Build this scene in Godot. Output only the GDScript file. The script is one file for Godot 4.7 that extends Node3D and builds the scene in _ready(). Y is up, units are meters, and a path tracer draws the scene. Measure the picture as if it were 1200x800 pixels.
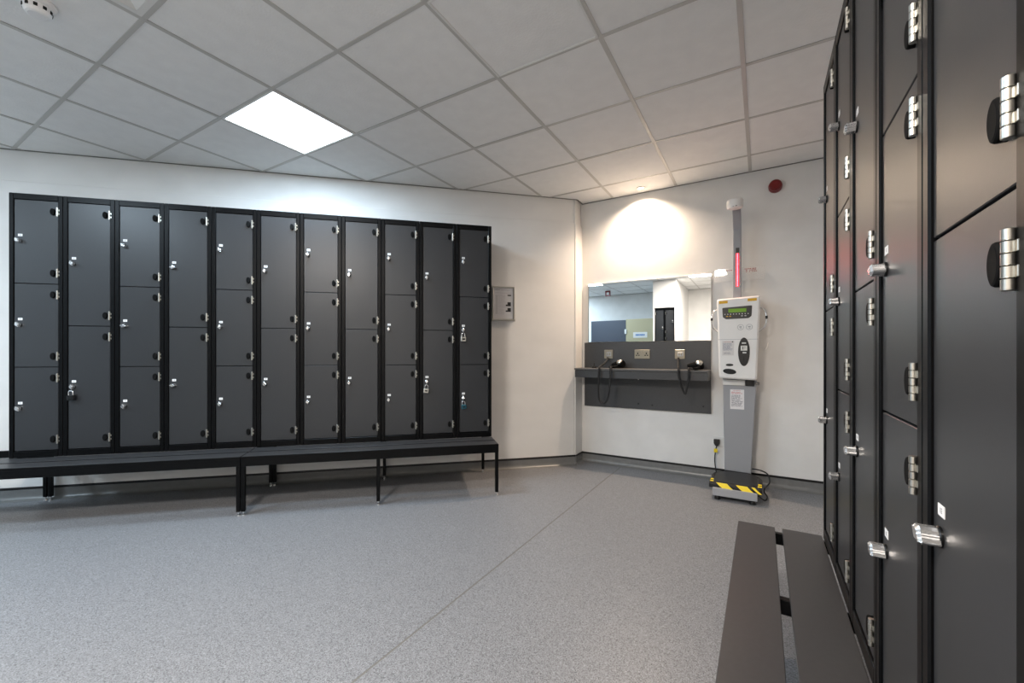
extends Node3D
# A changing room: black and charcoal lockers on bench stands along a diagonal wall and on the right,
# a vanity shelf with mirror and a body scale on the end wall. Units are metres; the camera stands at x = 0, z = 0.

const EYE := 1.12          # height of the lens
const TOP := 2.682         # underside of the ceiling
const END_Z := -4.16       # face of the end wall
const U0 := -4.287         # ceiling grid: first line across x
const V0 := -1.4047        # ceiling grid: first line across z
const LW := 0.3015         # width of one locker
const LH := 1.80
const LD := 0.45

var mats := {}
var taken := {}
var rng := RandomNumberGenerator.new()
var dir_d := Vector3(sin(deg_to_rad(46.0)), 0, -cos(deg_to_rad(46.0)))   # along the diagonal wall, to the right
var dir_n := Vector3(cos(deg_to_rad(46.0)), 0, sin(deg_to_rad(46.0)))    # out of the diagonal wall


# ------------------------------------------------------------------ mesh building
class Mb:
	var st := SurfaceTool.new()
	var xf := Transform3D.IDENTITY
	var used := false

	func _init():
		st.begin(Mesh.PRIMITIVE_TRIANGLES)

	func vert(p: Vector3, n: Vector3, uv := Vector2.ZERO):
		st.set_normal((xf.basis * n).normalized())
		st.set_uv(uv)
		st.add_vertex(xf * p)

	func tri(a: Vector3, b: Vector3, c: Vector3, na: Vector3, nb := Vector3.ZERO, nc := Vector3.ZERO, ua := Vector2.ZERO, ub := Vector2.ZERO, uc := Vector2.ZERO):
		used = true
		if nb == Vector3.ZERO:
			nb = na
			nc = na
		if (b - a).cross(c - a).dot(na + nb + nc) > 0.0:      # front faces run clockwise
			vert(a, na, ua); vert(c, nc, uc); vert(b, nb, ub)
		else:
			vert(a, na, ua); vert(b, nb, ub); vert(c, nc, uc)

	func quad(a: Vector3, b: Vector3, c: Vector3, d: Vector3, n: Vector3, uv := false):
		if uv:   # a top left, b top right, c bottom right, d bottom left
			tri(a, b, c, n, n, n, Vector2(0, 0), Vector2(1, 0), Vector2(1, 1))
			tri(a, c, d, n, n, n, Vector2(0, 0), Vector2(1, 1), Vector2(0, 1))
		else:
			tri(a, b, c, n)
			tri(a, c, d, n)

	func box(c: Vector3, s: Vector3, ch := 0.0):
		var h := s / 2.0
		ch = minf(ch, minf(h.x, minf(h.y, h.z)) * 0.95)
		var ax := [Vector3.RIGHT, Vector3.UP, Vector3.BACK]
		for i in 3:
			var j := (i + 1) % 3
			var k := (i + 2) % 3
			for sg in [-1.0, 1.0]:
				var n: Vector3 = ax[i] * sg
				var o: Vector3 = c + n * h[i]
				var u: Vector3 = ax[j] * (h[j] - ch)
				var v: Vector3 = ax[k] * (h[k] - ch)
				quad(o - u - v, o + u - v, o + u + v, o - u + v, n)
		if ch <= 0.0:
			return
		for i in 3:      # edges along axis i
			var j := (i + 1) % 3
			var k := (i + 2) % 3
			for sj in [-1.0, 1.0]:
				for sk in [-1.0, 1.0]:
					var e: Vector3 = ax[i] * (h[i] - ch)
					var p1: Vector3 = c + ax[j] * sj * h[j] + ax[k] * sk * (h[k] - ch)
					var p2: Vector3 = c + ax[j] * sj * (h[j] - ch) + ax[k] * sk * h[k]
					quad(p1 - e, p1 + e, p2 + e, p2 - e, (ax[j] * sj + ax[k] * sk).normalized())
		for sx in [-1.0, 1.0]:
			for sy in [-1.0, 1.0]:
				for sz in [-1.0, 1.0]:
					var q := Vector3(sx, sy, sz)
					var p := c + q * h
					tri(p - Vector3(0, sy, sz) * ch, p - Vector3(sx, 0, sz) * ch, p - Vector3(sx, sy, 0) * ch, q.normalized())

	# a ring of points revolved round the y axis: profile of (radius, y)
	func lathe(profile: Array, seg := 24, squash := Vector2.ONE):
		for i in profile.size() - 1:
			var p: Vector2 = profile[i]
			var q: Vector2 = profile[i + 1]
			var dn := Vector2(q.y - p.y, p.x - q.x).normalized()
			for k in seg:
				var a0 := TAU * k / seg
				var a1 := TAU * (k + 1) / seg
				var e0 := Vector3(cos(a0) * squash.x, 0, sin(a0) * squash.y)
				var e1 := Vector3(cos(a1) * squash.x, 0, sin(a1) * squash.y)
				var n0 := Vector3(cos(a0) / squash.x, 0, sin(a0) / squash.y) * dn.x + Vector3.UP * dn.y
				var n1 := Vector3(cos(a1) / squash.x, 0, sin(a1) / squash.y) * dn.x + Vector3.UP * dn.y
				var a := e0 * p.x + Vector3.UP * p.y
				var b := e1 * p.x + Vector3.UP * p.y
				var c := e1 * q.x + Vector3.UP * q.y
				var d := e0 * q.x + Vector3.UP * q.y
				if p.x > 1e-6:
					tri(a, b, c, n0, n1, n1)
				if q.x > 1e-6:
					tri(a, c, d, n0, n1, n0)

	# a convex or rounded outline in the xy plane, pushed from z0 to z1, with a chamfer round the front (z1) rim
	func prism(poly: PackedVector2Array, z0: float, z1: float, ch := 0.0, uv := false):
		var n := poly.size()
		var area := 0.0
		for i in n:
			area += poly[i].cross(poly[(i + 1) % n])
		var sgn := 1.0 if area > 0 else -1.0
		var inner := PackedVector2Array()
		var lo := poly[0]
		var hi := poly[0]
		for i in n:
			lo = lo.min(poly[i])
			hi = hi.max(poly[i])
			var t0 := (poly[i] - poly[(i + n - 1) % n]).normalized()
			var t1 := (poly[(i + 1) % n] - poly[i]).normalized()
			var m := (Vector2(-t0.y, t0.x) + Vector2(-t1.y, t1.x)) * sgn
			var l := m.length()
			inner.append(poly[i] + (m / maxf(l * l, 0.3)) * 2.0 * ch)
		var tris := Geometry2D.triangulate_polygon(inner)
		for k in range(0, tris.size(), 3):
			var p := []
			var w := []
			for e in 3:
				var q := inner[tris[k + e]]
				p.append(q)
				w.append(Vector2((q.x - lo.x) / (hi.x - lo.x), 1.0 - (q.y - lo.y) / (hi.y - lo.y)) if uv else Vector2.ZERO)
			tri(Vector3(p[0].x, p[0].y, z1), Vector3(p[1].x, p[1].y, z1), Vector3(p[2].x, p[2].y, z1), Vector3.BACK, Vector3.BACK, Vector3.BACK, w[0], w[1], w[2])
		tris = Geometry2D.triangulate_polygon(poly)
		for k in range(0, tris.size(), 3):
			var p: Array = [poly[tris[k]], poly[tris[k + 1]], poly[tris[k + 2]]]
			tri(Vector3(p[0].x, p[0].y, z0), Vector3(p[1].x, p[1].y, z0), Vector3(p[2].x, p[2].y, z0), Vector3.FORWARD)
		for i in n:
			var j := (i + 1) % n
			var t := (poly[j] - poly[i]).normalized()
			var out := Vector3(t.y, -t.x, 0) * sgn
			quad(Vector3(poly[i].x, poly[i].y, z0), Vector3(poly[j].x, poly[j].y, z0), Vector3(poly[j].x, poly[j].y, z1 - ch), Vector3(poly[i].x, poly[i].y, z1 - ch), out)
			if ch > 0.0:
				quad(Vector3(poly[i].x, poly[i].y, z1 - ch), Vector3(poly[j].x, poly[j].y, z1 - ch), Vector3(inner[j].x, inner[j].y, z1), Vector3(inner[i].x, inner[i].y, z1), (out + Vector3.BACK).normalized())

	func tube(pts: Array, r: float, seg := 10, r2 := -1.0):
		var n := pts.size()
		var up := Vector3.UP
		var rings := []
		var dirs := []
		for i in n:
			var t: Vector3 = ((pts[mini(i + 1, n - 1)] as Vector3) - (pts[maxi(i - 1, 0)] as Vector3)).normalized()
			if i == 0:
				up = Vector3.UP if absf(t.y) < 0.9 else Vector3.RIGHT
			var side := t.cross(up).normalized()
			up = side.cross(t).normalized()
			var ring := []
			var dd := []
			var rr := r if r2 < 0 else lerpf(r, r2, float(i) / (n - 1))
			for k in seg:
				var a := TAU * k / seg
				var e := side * cos(a) + up * sin(a)
				dd.append(e)
				ring.append((pts[i] as Vector3) + e * rr)
			rings.append(ring)
			dirs.append(dd)
		for i in n - 1:
			for k in seg:
				var l := (k + 1) % seg
				tri(rings[i][k], rings[i][l], rings[i + 1][l], dirs[i][k], dirs[i][l], dirs[i + 1][l])
				tri(rings[i][k], rings[i + 1][l], rings[i + 1][k], dirs[i][k], dirs[i + 1][l], dirs[i + 1][k])
		for e in [0, n - 1]:
			var t: Vector3 = ((pts[1] as Vector3) - (pts[0] as Vector3)).normalized() * -1.0 if e == 0 else ((pts[n - 1] as Vector3) - (pts[n - 2] as Vector3)).normalized()
			for k in range(1, seg - 1):
				tri(rings[e][0], rings[e][k], rings[e][k + 1], t)

	func mesh() -> ArrayMesh:
		return st.commit()


func curve(pts: Array, per := 8) -> Array:      # a smooth line through the points
	var out := []
	for i in pts.size() - 1:
		var a: Vector3 = pts[maxi(i - 1, 0)]
		var b: Vector3 = pts[i]
		var c: Vector3 = pts[i + 1]
		var d: Vector3 = pts[mini(i + 2, pts.size() - 1)]
		for k in per:
			out.append(b.cubic_interpolate(c, a, d, float(k) / per))
	out.append(pts[-1])
	return out


func rounded(w: float, h: float, r: float, seg := 5, c := Vector2.ZERO) -> PackedVector2Array:
	var out := PackedVector2Array()
	for q in 4:
		var o := c + Vector2((w / 2 - r) * (1 if q in [0, 3] else -1), (h / 2 - r) * (1 if q < 2 else -1))
		for k in seg + 1:
			var a := PI / 2 * (q + float(k) / seg)
			out.append(o + Vector2(cos(a), sin(a)) * r)
	return out


func round_corners(pts: Array, r: float, seg := 5) -> PackedVector2Array:
	var out := PackedVector2Array()
	var n := pts.size()
	for i in n:
		var p: Vector2 = pts[i]
		var a: Vector2 = p + ((pts[(i + n - 1) % n] as Vector2) - p).normalized() * r
		var b: Vector2 = p + ((pts[(i + 1) % n] as Vector2) - p).normalized() * r
		for k in seg + 1:
			var t := float(k) / seg
			out.append(a.lerp(p, t).lerp(p.lerp(b, t), t))
	return out


func ellipse(rx: float, ry: float, seg := 28, c := Vector2.ZERO) -> PackedVector2Array:
	var out := PackedVector2Array()
	for k in seg:
		out.append(c + Vector2(cos(TAU * k / seg) * rx, sin(TAU * k / seg) * ry))
	return out


# ------------------------------------------------------------------ naming and nodes
func numbered(called: String) -> String:
	var n: int = taken.get(called, 0)
	taken[called] = n + 1
	return called if n == 0 else "%s_%03d" % [called, n]


func obj(called: String, m, mat: Material, parent: Node = self, at := Vector3.ZERO) -> MeshInstance3D:
	var o := MeshInstance3D.new()
	o.mesh = m.mesh() if m is Mb else m
	o.material_override = mat
	o.name = numbered(called) if parent == self else called
	o.position = at
	o.cast_shadow = GeometryInstance3D.SHADOW_CASTING_SETTING_ON
	parent.add_child(o, true)
	return o


func tag(o: Node, label: String, category: String, group := "") -> Node:
	o.set_meta("label", label)
	o.set_meta("category", category)
	if group:
		o.set_meta("group", group)
	return o


func thing(called: String, label: String, category: String, at := Vector3.ZERO, turn := 0.0, group := "") -> Node3D:
	var o := Node3D.new()
	o.name = numbered(called)
	add_child(o)
	o.position = at
	o.rotation.y = turn
	tag(o, label, category, group)
	return o


func structure(called: String, m, mat: Material, parent: Node = self) -> MeshInstance3D:
	var o := obj(called, m, mat, parent)
	o.set_meta("kind", "structure")
	return o


# ------------------------------------------------------------------ materials
func mat(key: String, color: Color, rough := 0.5, metal := 0.0, spec := 0.5) -> StandardMaterial3D:
	var m := StandardMaterial3D.new()
	m.resource_name = key
	m.albedo_color = color
	m.roughness = rough
	m.metallic = metal
	m.metallic_specular = spec
	mats[key] = m
	return m


func noise(size: int, freq: float, seed_: int, lo: Color, hi: Color, octaves := 3, normal := false) -> NoiseTexture2D:
	var t := NoiseTexture2D.new()
	var n := FastNoiseLite.new()
	n.seed = seed_
	n.frequency = freq
	n.fractal_octaves = octaves
	t.noise = n
	t.width = size
	t.height = size
	t.seamless = true
	if normal:
		t.as_normal_map = true
		t.bump_strength = 2.0
	else:
		var g := Gradient.new()
		g.set_color(0, lo)
		g.set_color(1, hi)
		t.color_ramp = g
	return t


func world_mapped(m: StandardMaterial3D, per_metre: float) -> StandardMaterial3D:
	m.uv1_triplanar = true
	m.uv1_world_triplanar = true
	m.uv1_scale = Vector3.ONE * per_metre
	return m


func speckle(size: int, base: Color, spread: float, dark: float, light: float) -> ImageTexture:
	var r := RandomNumberGenerator.new()
	r.seed = 77
	var bytes := PackedByteArray()
	bytes.resize(size * size * 3)
	for y in size:
		for x in size:
			var v := 1.0 + r.randf_range(-spread, spread)
			var k := r.randf()
			if k < dark:
				v *= 0.62
			elif k > 1.0 - light:
				v *= 1.22
			var at := (y * size + x) * 3
			bytes[at] = clampi(int(base.r8 * v), 0, 255)
			bytes[at + 1] = clampi(int(base.g8 * v), 0, 255)
			bytes[at + 2] = clampi(int(base.b8 * v), 0, 255)
	return ImageTexture.create_from_image(Image.create_from_data(size, size, false, Image.FORMAT_RGB8, bytes))


func printed(w: int, h: int, paper: Color, items: Array, seed_ := 5) -> StandardMaterial3D:
	# items: [rect, colour] fills a block; [rect, colour, line height] fills it with lines of small print
	var img := Image.create_empty(w, h, false, Image.FORMAT_RGB8)
	img.fill(paper)
	var r := RandomNumberGenerator.new()
	r.seed = seed_
	for it in items:
		var b: Rect2i = it[0]
		if it.size() == 2:
			img.fill_rect(b, it[1])
			continue
		var lh: int = it[2]
		var y := b.position.y
		while y + lh <= b.end.y:
			var x := b.position.x
			var stop := b.end.x - r.randi_range(0, b.size.x / 4)
			while x < stop:
				var word := r.randi_range(lh, lh * 4)
				var letter := 0
				while letter < word and x + letter < stop:
					var tall := r.randi_range(lh / 2, lh * 3 / 4)
					img.fill_rect(Rect2i(x + letter, y + lh * 3 / 4 - tall, maxi(1, lh / 5), tall), it[1])
					img.fill_rect(Rect2i(x + letter, y + (lh * 3 / 4 if r.randf() < 0.5 else lh / 3), maxi(1, lh / 3), maxi(1, lh / 6)), it[1])
					letter += maxi(2, lh / 2)
				x += word + maxi(2, lh / 2)
			y += lh
	img.generate_mipmaps()
	var m := StandardMaterial3D.new()
	m.albedo_texture = ImageTexture.create_from_image(img)
	m.roughness = 0.6
	return m


func make_materials():
	var m := mat("wall paint", Color.WHITE, 0.72)
	m.albedo_texture = noise(512, 0.008, 3, Color(0.855, 0.85, 0.84), Color(0.895, 0.89, 0.88), 4)
	world_mapped(m, 0.7)
	m = mat("ceiling tile", Color.WHITE, 0.92, 0.0, 0.3)
	m.albedo_texture = noise(512, 0.012, 9, Color(0.905, 0.905, 0.90), Color(0.928, 0.928, 0.923), 5)
	m.normal_enabled = true
	m.normal_texture = noise(256, 0.2, 4, Color.BLACK, Color.WHITE, 2, true)
	m.normal_scale = 0.12
	world_mapped(m, 1.3)
	mat("ceiling bar", Color(0.74, 0.735, 0.72), 0.42)
	mat("plenum", Color(0.3, 0.3, 0.3), 0.9)
	m = mat("floor vinyl", Color.WHITE, 0.42, 0.0, 0.45)
	m.albedo_texture = speckle(1024, Color(0.505, 0.51, 0.52), 0.10, 0.13, 0.10)
	world_mapped(m, 0.42)
	m = mat("cove vinyl", Color.WHITE, 0.33)
	m.albedo_texture = noise(512, 0.03, 13, Color(0.43, 0.43, 0.425), Color(0.48, 0.48, 0.475), 3)
	world_mapped(m, 1.0)
	mat("weld", Color(0.42, 0.41, 0.39), 0.5)
	mat("cap strip", Color(0.045, 0.045, 0.05), 0.4)
	mat("locker frame", Color(0.03, 0.031, 0.036), 0.36, 0.0, 0.27)
	mat("gap", Color(0.025, 0.025, 0.027), 0.8)
	m = mat("locker door", Color.WHITE, 0.36, 0.0, 0.49)
	m.albedo_texture = noise(512, 0.05, 21, Color(0.172, 0.177, 0.187), Color(0.186, 0.191, 0.20), 3)
	m.normal_enabled = true
	m.normal_texture = noise(512, 0.35, 22, Color.BLACK, Color.WHITE, 2, true)
	m.normal_scale = 0.05
	world_mapped(m, 3.0)
	m = mat("slat", Color.WHITE, 0.40, 0.0, 0.45)
	m.albedo_texture = noise(512, 0.05, 31, Color(0.20, 0.20, 0.205), Color(0.215, 0.215, 0.22), 3)
	world_mapped(m, 2.0)
	mat("bench steel", Color(0.03, 0.031, 0.035), 0.4, 0.0, 0.27)
	mat("chrome", Color(0.90, 0.90, 0.90), 0.27, 1.0)
	mat("latch chrome", Color(0.88, 0.88, 0.88), 0.24, 0.9)
	mat("satin steel", Color(0.78, 0.77, 0.74), 0.32, 1.0)
	mat("socket steel", Color(0.58, 0.55, 0.49), 0.35, 0.7)
	mat("black plastic", Color(0.035, 0.035, 0.038), 0.35)
	mat("cap plastic", Color(0.04, 0.04, 0.042), 0.75, 0.0, 0.25)
	mat("rubber", Color(0.11, 0.11, 0.11), 0.7)
	m = mat("laminate", Color.WHITE, 0.4)
	m.albedo_texture = noise(512, 0.04, 41, Color(0.235, 0.235, 0.24), Color(0.255, 0.255, 0.26), 3)
	world_mapped(m, 2.0)
	mat("board edge", Color(0.36, 0.355, 0.35), 0.5)
	mat("mirror glass", Color(0.93, 0.94, 0.94), 0.0, 1.0)
	mat("white board", Color(0.86, 0.855, 0.84), 0.5)
	mat("scale white", Color(0.91, 0.905, 0.895), 0.4)
	mat("scale grey", Color(0.60, 0.605, 0.62), 0.45)
	mat("scale silver", Color(0.66, 0.665, 0.68), 0.4, 0.3)
	mat("yellow", Color(0.93, 0.82, 0.08), 0.5)
	mat("orange label", Color(0.86, 0.66, 0.05), 0.5)
	mat("red plastic", Color(0.44, 0.045, 0.05), 0.3)
	mat("white plastic", Color(0.86, 0.86, 0.85), 0.4)
	mat("detector white", Color(0.9, 0.9, 0.9), 0.5)
	mat("teal plastic", Color(0.04, 0.30, 0.36), 0.4)
	mat("door charcoal", Color(0.30, 0.32, 0.36), 0.4)
	mat("door cream", Color(0.70, 0.67, 0.55), 0.5)
	mat("sign blue", Color(0.10, 0.42, 0.68), 0.4)
	m = mat("acrylic", Color(1, 1, 1, 0.06), 0.03)
	m.transparency = BaseMaterial3D.TRANSPARENCY_ALPHA
	m = mat("red print", Color(0.62, 0.12, 0.14), 0.5)
	m = mat("number label", Color.WHITE)
	mats["number label"] = printed(48, 32, Color(0.92, 0.92, 0.92), [[Rect2i(17, 9, 3, 14), Color(0.3, 0.3, 0.32)], [Rect2i(24, 9, 7, 3), Color(0.3, 0.3, 0.32)], [Rect2i(24, 15, 7, 3), Color(0.3, 0.3, 0.32)], [Rect2i(24, 20, 7, 3), Color(0.3, 0.3, 0.32)]])


func glow(key: String, color: Color, energy: float) -> StandardMaterial3D:
	var m := mat(key, Color(0.8, 0.8, 0.8), 0.5)
	m.emission_enabled = true
	m.emission = color
	m.emission_energy_multiplier = energy
	return m


# ------------------------------------------------------------------ set-up
func _ready():
	rng.seed = 20
	# camera: level, turned 30.8 degrees to the left, lens shifted so that the horizon falls a little below the middle
	var cam := Camera3D.new()
	cam.name = "camera"
	cam.position = Vector3(0, EYE, 0)
	cam.rotation.y = 0.5371
	cam.projection = Camera3D.PROJECTION_FRUSTUM
	cam.near = 0.05
	cam.far = 50.0
	cam.size = 800.0 / 491.9 * cam.near
	cam.frustum_offset = Vector2(0, 14.24 / 491.9 * cam.near)
	add_child(cam)
	cam.current = true

	var env := Environment.new()
	env.background_mode = Environment.BG_COLOR
	env.background_color = Color(0, 0, 0)
	env.tonemap_mode = Environment.TONE_MAPPER_LINEAR
	env.tonemap_exposure = 1.0
	env.sdfgi_enabled = true
	env.ssao_enabled = true
	env.ssil_enabled = true
	var we := WorldEnvironment.new()
	we.name = "environment"
	we.environment = env
	add_child(we)

	make_materials()
	glow("diffuser cool", Color(0.90, 0.96, 1.0), 6.0)
	glow("diffuser warm", Color(1.0, 0.96, 0.90), 6.0)
	glow("spot lens", Color(1.0, 0.90, 0.76), 8.0)
	glow("led red", Color(1.0, 0.10, 0.16), 24.0)
	glow("lcd green", Color(0.34, 0.62, 0.03), 0.22)
	mats["lcd green"].albedo_color = Color(0.42, 0.55, 0.12)
	glow("led channel", Color(1.0, 0.06, 0.10), 1.2)
	mats["led channel"].albedo_color = Color(0.5, 0.08, 0.1)

	# ceiling panels: the one in view, and the two that the mirror shows behind the camera
	panel_light("square ceiling light panel glowing cool white above the long locker bank", Vector2i(2, 0), Color(0.82, 0.92, 1.0), 3.7, "diffuser cool")
	panel_light("glowing cool ceiling panel reflected at the left of the mirror", Vector2i(1, -4), Color(0.84, 0.93, 1.0), 5.0, "diffuser cool")
	panel_light("glowing cool ceiling panel behind the viewer at the left, lighting the mirrored wall", Vector2i(-1, -6), Color(0.84, 0.93, 1.0), 5.0, "diffuser cool")
	panel_light("glowing warm ceiling panel reflected at the right of the mirror", Vector2i(5, -4), Color(1.0, 0.955, 0.91), 14.5, "diffuser warm")
	spot_light(Color(1.0, 0.89, 0.78), 3.9)

	build_shell()
	build_ceiling()
	build_far_bank()
	build_near_bank()
	build_vanity()
	build_scale()
	build_wall_things()
	build_behind()


func cell(i: int, j: int) -> Vector3:          # middle of a ceiling tile
	return Vector3(U0 + 0.6 * (i + 0.5), TOP, V0 - 0.6 * (j + 0.5))


func panel_light(label: String, at: Vector2i, color: Color, energy: float, key: String):
	var t := thing("ceiling_light", label, "ceiling light", cell(at.x, at.y))
	var f := Mb.new()
	for s: int in [-1, 1]:
		f.box(Vector3(s * 0.289, 0.008, 0), Vector3(0.012, 0.022, 0.59), 0.002)
		f.box(Vector3(0, 0.008, s * 0.289), Vector3(0.566, 0.022, 0.012), 0.002)
	obj("frame", f, mats["white plastic"], t)
	var d := Mb.new()
	d.box(Vector3(0, 0.006, 0), Vector3(0.566, 0.008, 0.566))
	obj("diffuser", d, mats[key] if energy > 0 else mats["ceiling tile"], t)
	if energy <= 0:
		return
	var l := AreaLight3D.new()
	l.name = "lamp"
	l.area_size = Vector2(0.56, 0.56)
	l.light_color = color
	l.light_energy = energy
	l.area_range = 12.0
	l.area_attenuation = 2.0
	l.shadow_enabled = true
	l.rotation.x = -PI / 2
	l.position.y = -0.004
	t.add_child(l)


func spot_light(color: Color, energy: float):
	var t := thing("downlight", "small round recessed downlight in the ceiling above the mirror", "downlight", Vector3(-0.985, TOP, -4.03))
	var ring := Mb.new()
	ring.lathe([Vector2(0.026, 0.02), Vector2(0.028, -0.003), Vector2(0.040, -0.003), Vector2(0.043, 0.003)], 28)
	obj("bezel", ring, mats["white plastic"], t)
	var lens := Mb.new()
	lens.lathe([Vector2(0.026, 0.006), Vector2(0.024, 0.0), Vector2(0.0, -0.001)], 24)
	obj("lamp_lens", lens, mats["spot lens"], t)
	var l := SpotLight3D.new()
	l.name = "lamp"
	l.light_color = color
	l.light_energy = energy
	l.light_size = 0.025
	l.spot_angle = 70.0
	l.spot_angle_attenuation = 1.0
	l.spot_range = 8.0
	l.spot_attenuation = 2.0
	l.shadow_enabled = true
	l.rotation.x = -PI / 2
	l.position.y = -0.012
	t.add_child(l)


# ------------------------------------------------------------------ room
func on_wall(d: float, y: float, n: float) -> Vector3:     # a point by its place along the diagonal wall and its distance in front of the lens's plane
	return dir_n * n + dir_d * d + Vector3.UP * y


func room_outline() -> PackedVector2Array:
	return PackedVector2Array([Vector2(-5.6, 2.78), Vector2(-5.6, -0.17), Vector2(-1.62, -4.012), Vector2(-1.62, END_Z), Vector2(0.68, END_Z), Vector2(0.68, 2.78)])


func build_shell():
	# floor: sheets of speckled vinyl left and right of a welded seam
	var slab := Mb.new()
	slab.box(Vector3(-2.4, -0.06, -0.6), Vector3(6.8, 0.1, 7.4))
	var fl := structure("floor", slab, mats["gap"])
	for s in [[-5.7, -1.2035], [-1.1965, 0.70]]:
		var sheet := Mb.new()
		sheet.box(Vector3((s[0] + s[1]) / 2, -0.005, (2.92 - 4.17) / 2), Vector3(s[1] - s[0], 0.01, 7.09), 0.0012)
		obj("vinyl_sheet", sheet, mats["floor vinyl"], fl)
	var weld := Mb.new()
	weld.box(Vector3(-1.2, -0.0055, -0.625), Vector3(0.007, 0.009, 7.09))
	obj("weld_seam", weld, mats["weld"], fl)
	# walls
	var w := Mb.new()
	w.box(Vector3(-0.5, 1.4, END_Z - 0.06), Vector3(2.6, 2.84, 0.12))
	structure("wall_back", w, mats["wall paint"])
	w = Mb.new()
	w.xf = Transform3D(Basis(dir_d, Vector3.UP, dir_n), Vector3.ZERO)
	w.box(Vector3(-1.5, 2.6, -4.012 - 0.06), Vector3(6.17, 0.44, 0.12))
	w.box(Vector3(-1.5, 1.2, -3.99 - 0.06), Vector3(6.17, 2.48, 0.12), 0.003)
	structure("wall_diagonal", w, mats["wall paint"])
	w = Mb.new()
	w.box(Vector3(-1.67, 1.21, -4.075), Vector3(0.10, 2.46, 0.19), 0.003)
	w.box(Vector3(-1.678, 1.4, -4.08), Vector3(0.09, 2.84, 0.18))
	structure("wall_return", w, mats["wall paint"])
	w = Mb.new()
	w.box(Vector3(0.74, 1.4, -0.6), Vector3(0.12, 2.84, 7.3))
	structure("wall_right", w, mats["wall paint"])
	w = Mb.new()
	w.box(Vector3(-2.4, 1.4, 2.84), Vector3(6.6, 2.84, 0.12))
	structure("wall_front", w, mats["wall paint"])
	w = Mb.new()
	w.box(Vector3(-5.66, 1.4, 1.4), Vector3(0.12, 2.84, 3.2))
	structure("wall_left", w, mats["wall paint"])

	# coved skirting with its black capping
	cove("baseboard_diagonal", on_wall(-3.9, 0, -3.99), on_wall(1.60, 0, -3.99), dir_n)
	cove("baseboard_return", Vector3(-1.62, 0, -3.985), Vector3(-1.62, 0, END_Z), Vector3.RIGHT)
	cove("baseboard_back", Vector3(-1.62, 0, END_Z), Vector3(0.68, 0, END_Z), Vector3.BACK)


func cove(called: String, a: Vector3, b: Vector3, out: Vector3):
	var prof := [Vector2(0.0, 0.08), Vector2(0.004, 0.08), Vector2(0.004, 0.042)]
	for k in 7:
		var t := PI / 2 * k / 6.0
		prof.append(Vector2(0.034 - 0.030 * cos(t), 0.034 - 0.0325 * sin(t)))
	prof.append(Vector2(0.05, 0.0012))
	prof.append(Vector2(0.052, 0.0))
	var m := Mb.new()
	for i in prof.size() - 1:
		var p: Vector2 = prof[i]
		var q: Vector2 = prof[i + 1]
		var n := out * (p.y - q.y) + Vector3.UP * (q.x - p.x)
		m.quad(a + out * p.x + Vector3.UP * p.y, b + out * p.x + Vector3.UP * p.y, b + out * q.x + Vector3.UP * q.y, a + out * q.x + Vector3.UP * q.y, n.normalized())
	var o := structure(called, m, mats["cove vinyl"])
	var along := (b - a).normalized()
	var cap := Mb.new()
	cap.xf = Transform3D(Basis(along, Vector3.UP, along.cross(Vector3.UP)), (a + b) / 2)
	var side := 1.0 if along.cross(Vector3.UP).dot(out) > 0 else -1.0
	cap.box(Vector3(0, 0.089, side * 0.0035), Vector3(a.distance_to(b), 0.018, 0.007), 0.002)
	obj("cap_strip", cap, mats["cap strip"], o)


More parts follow.
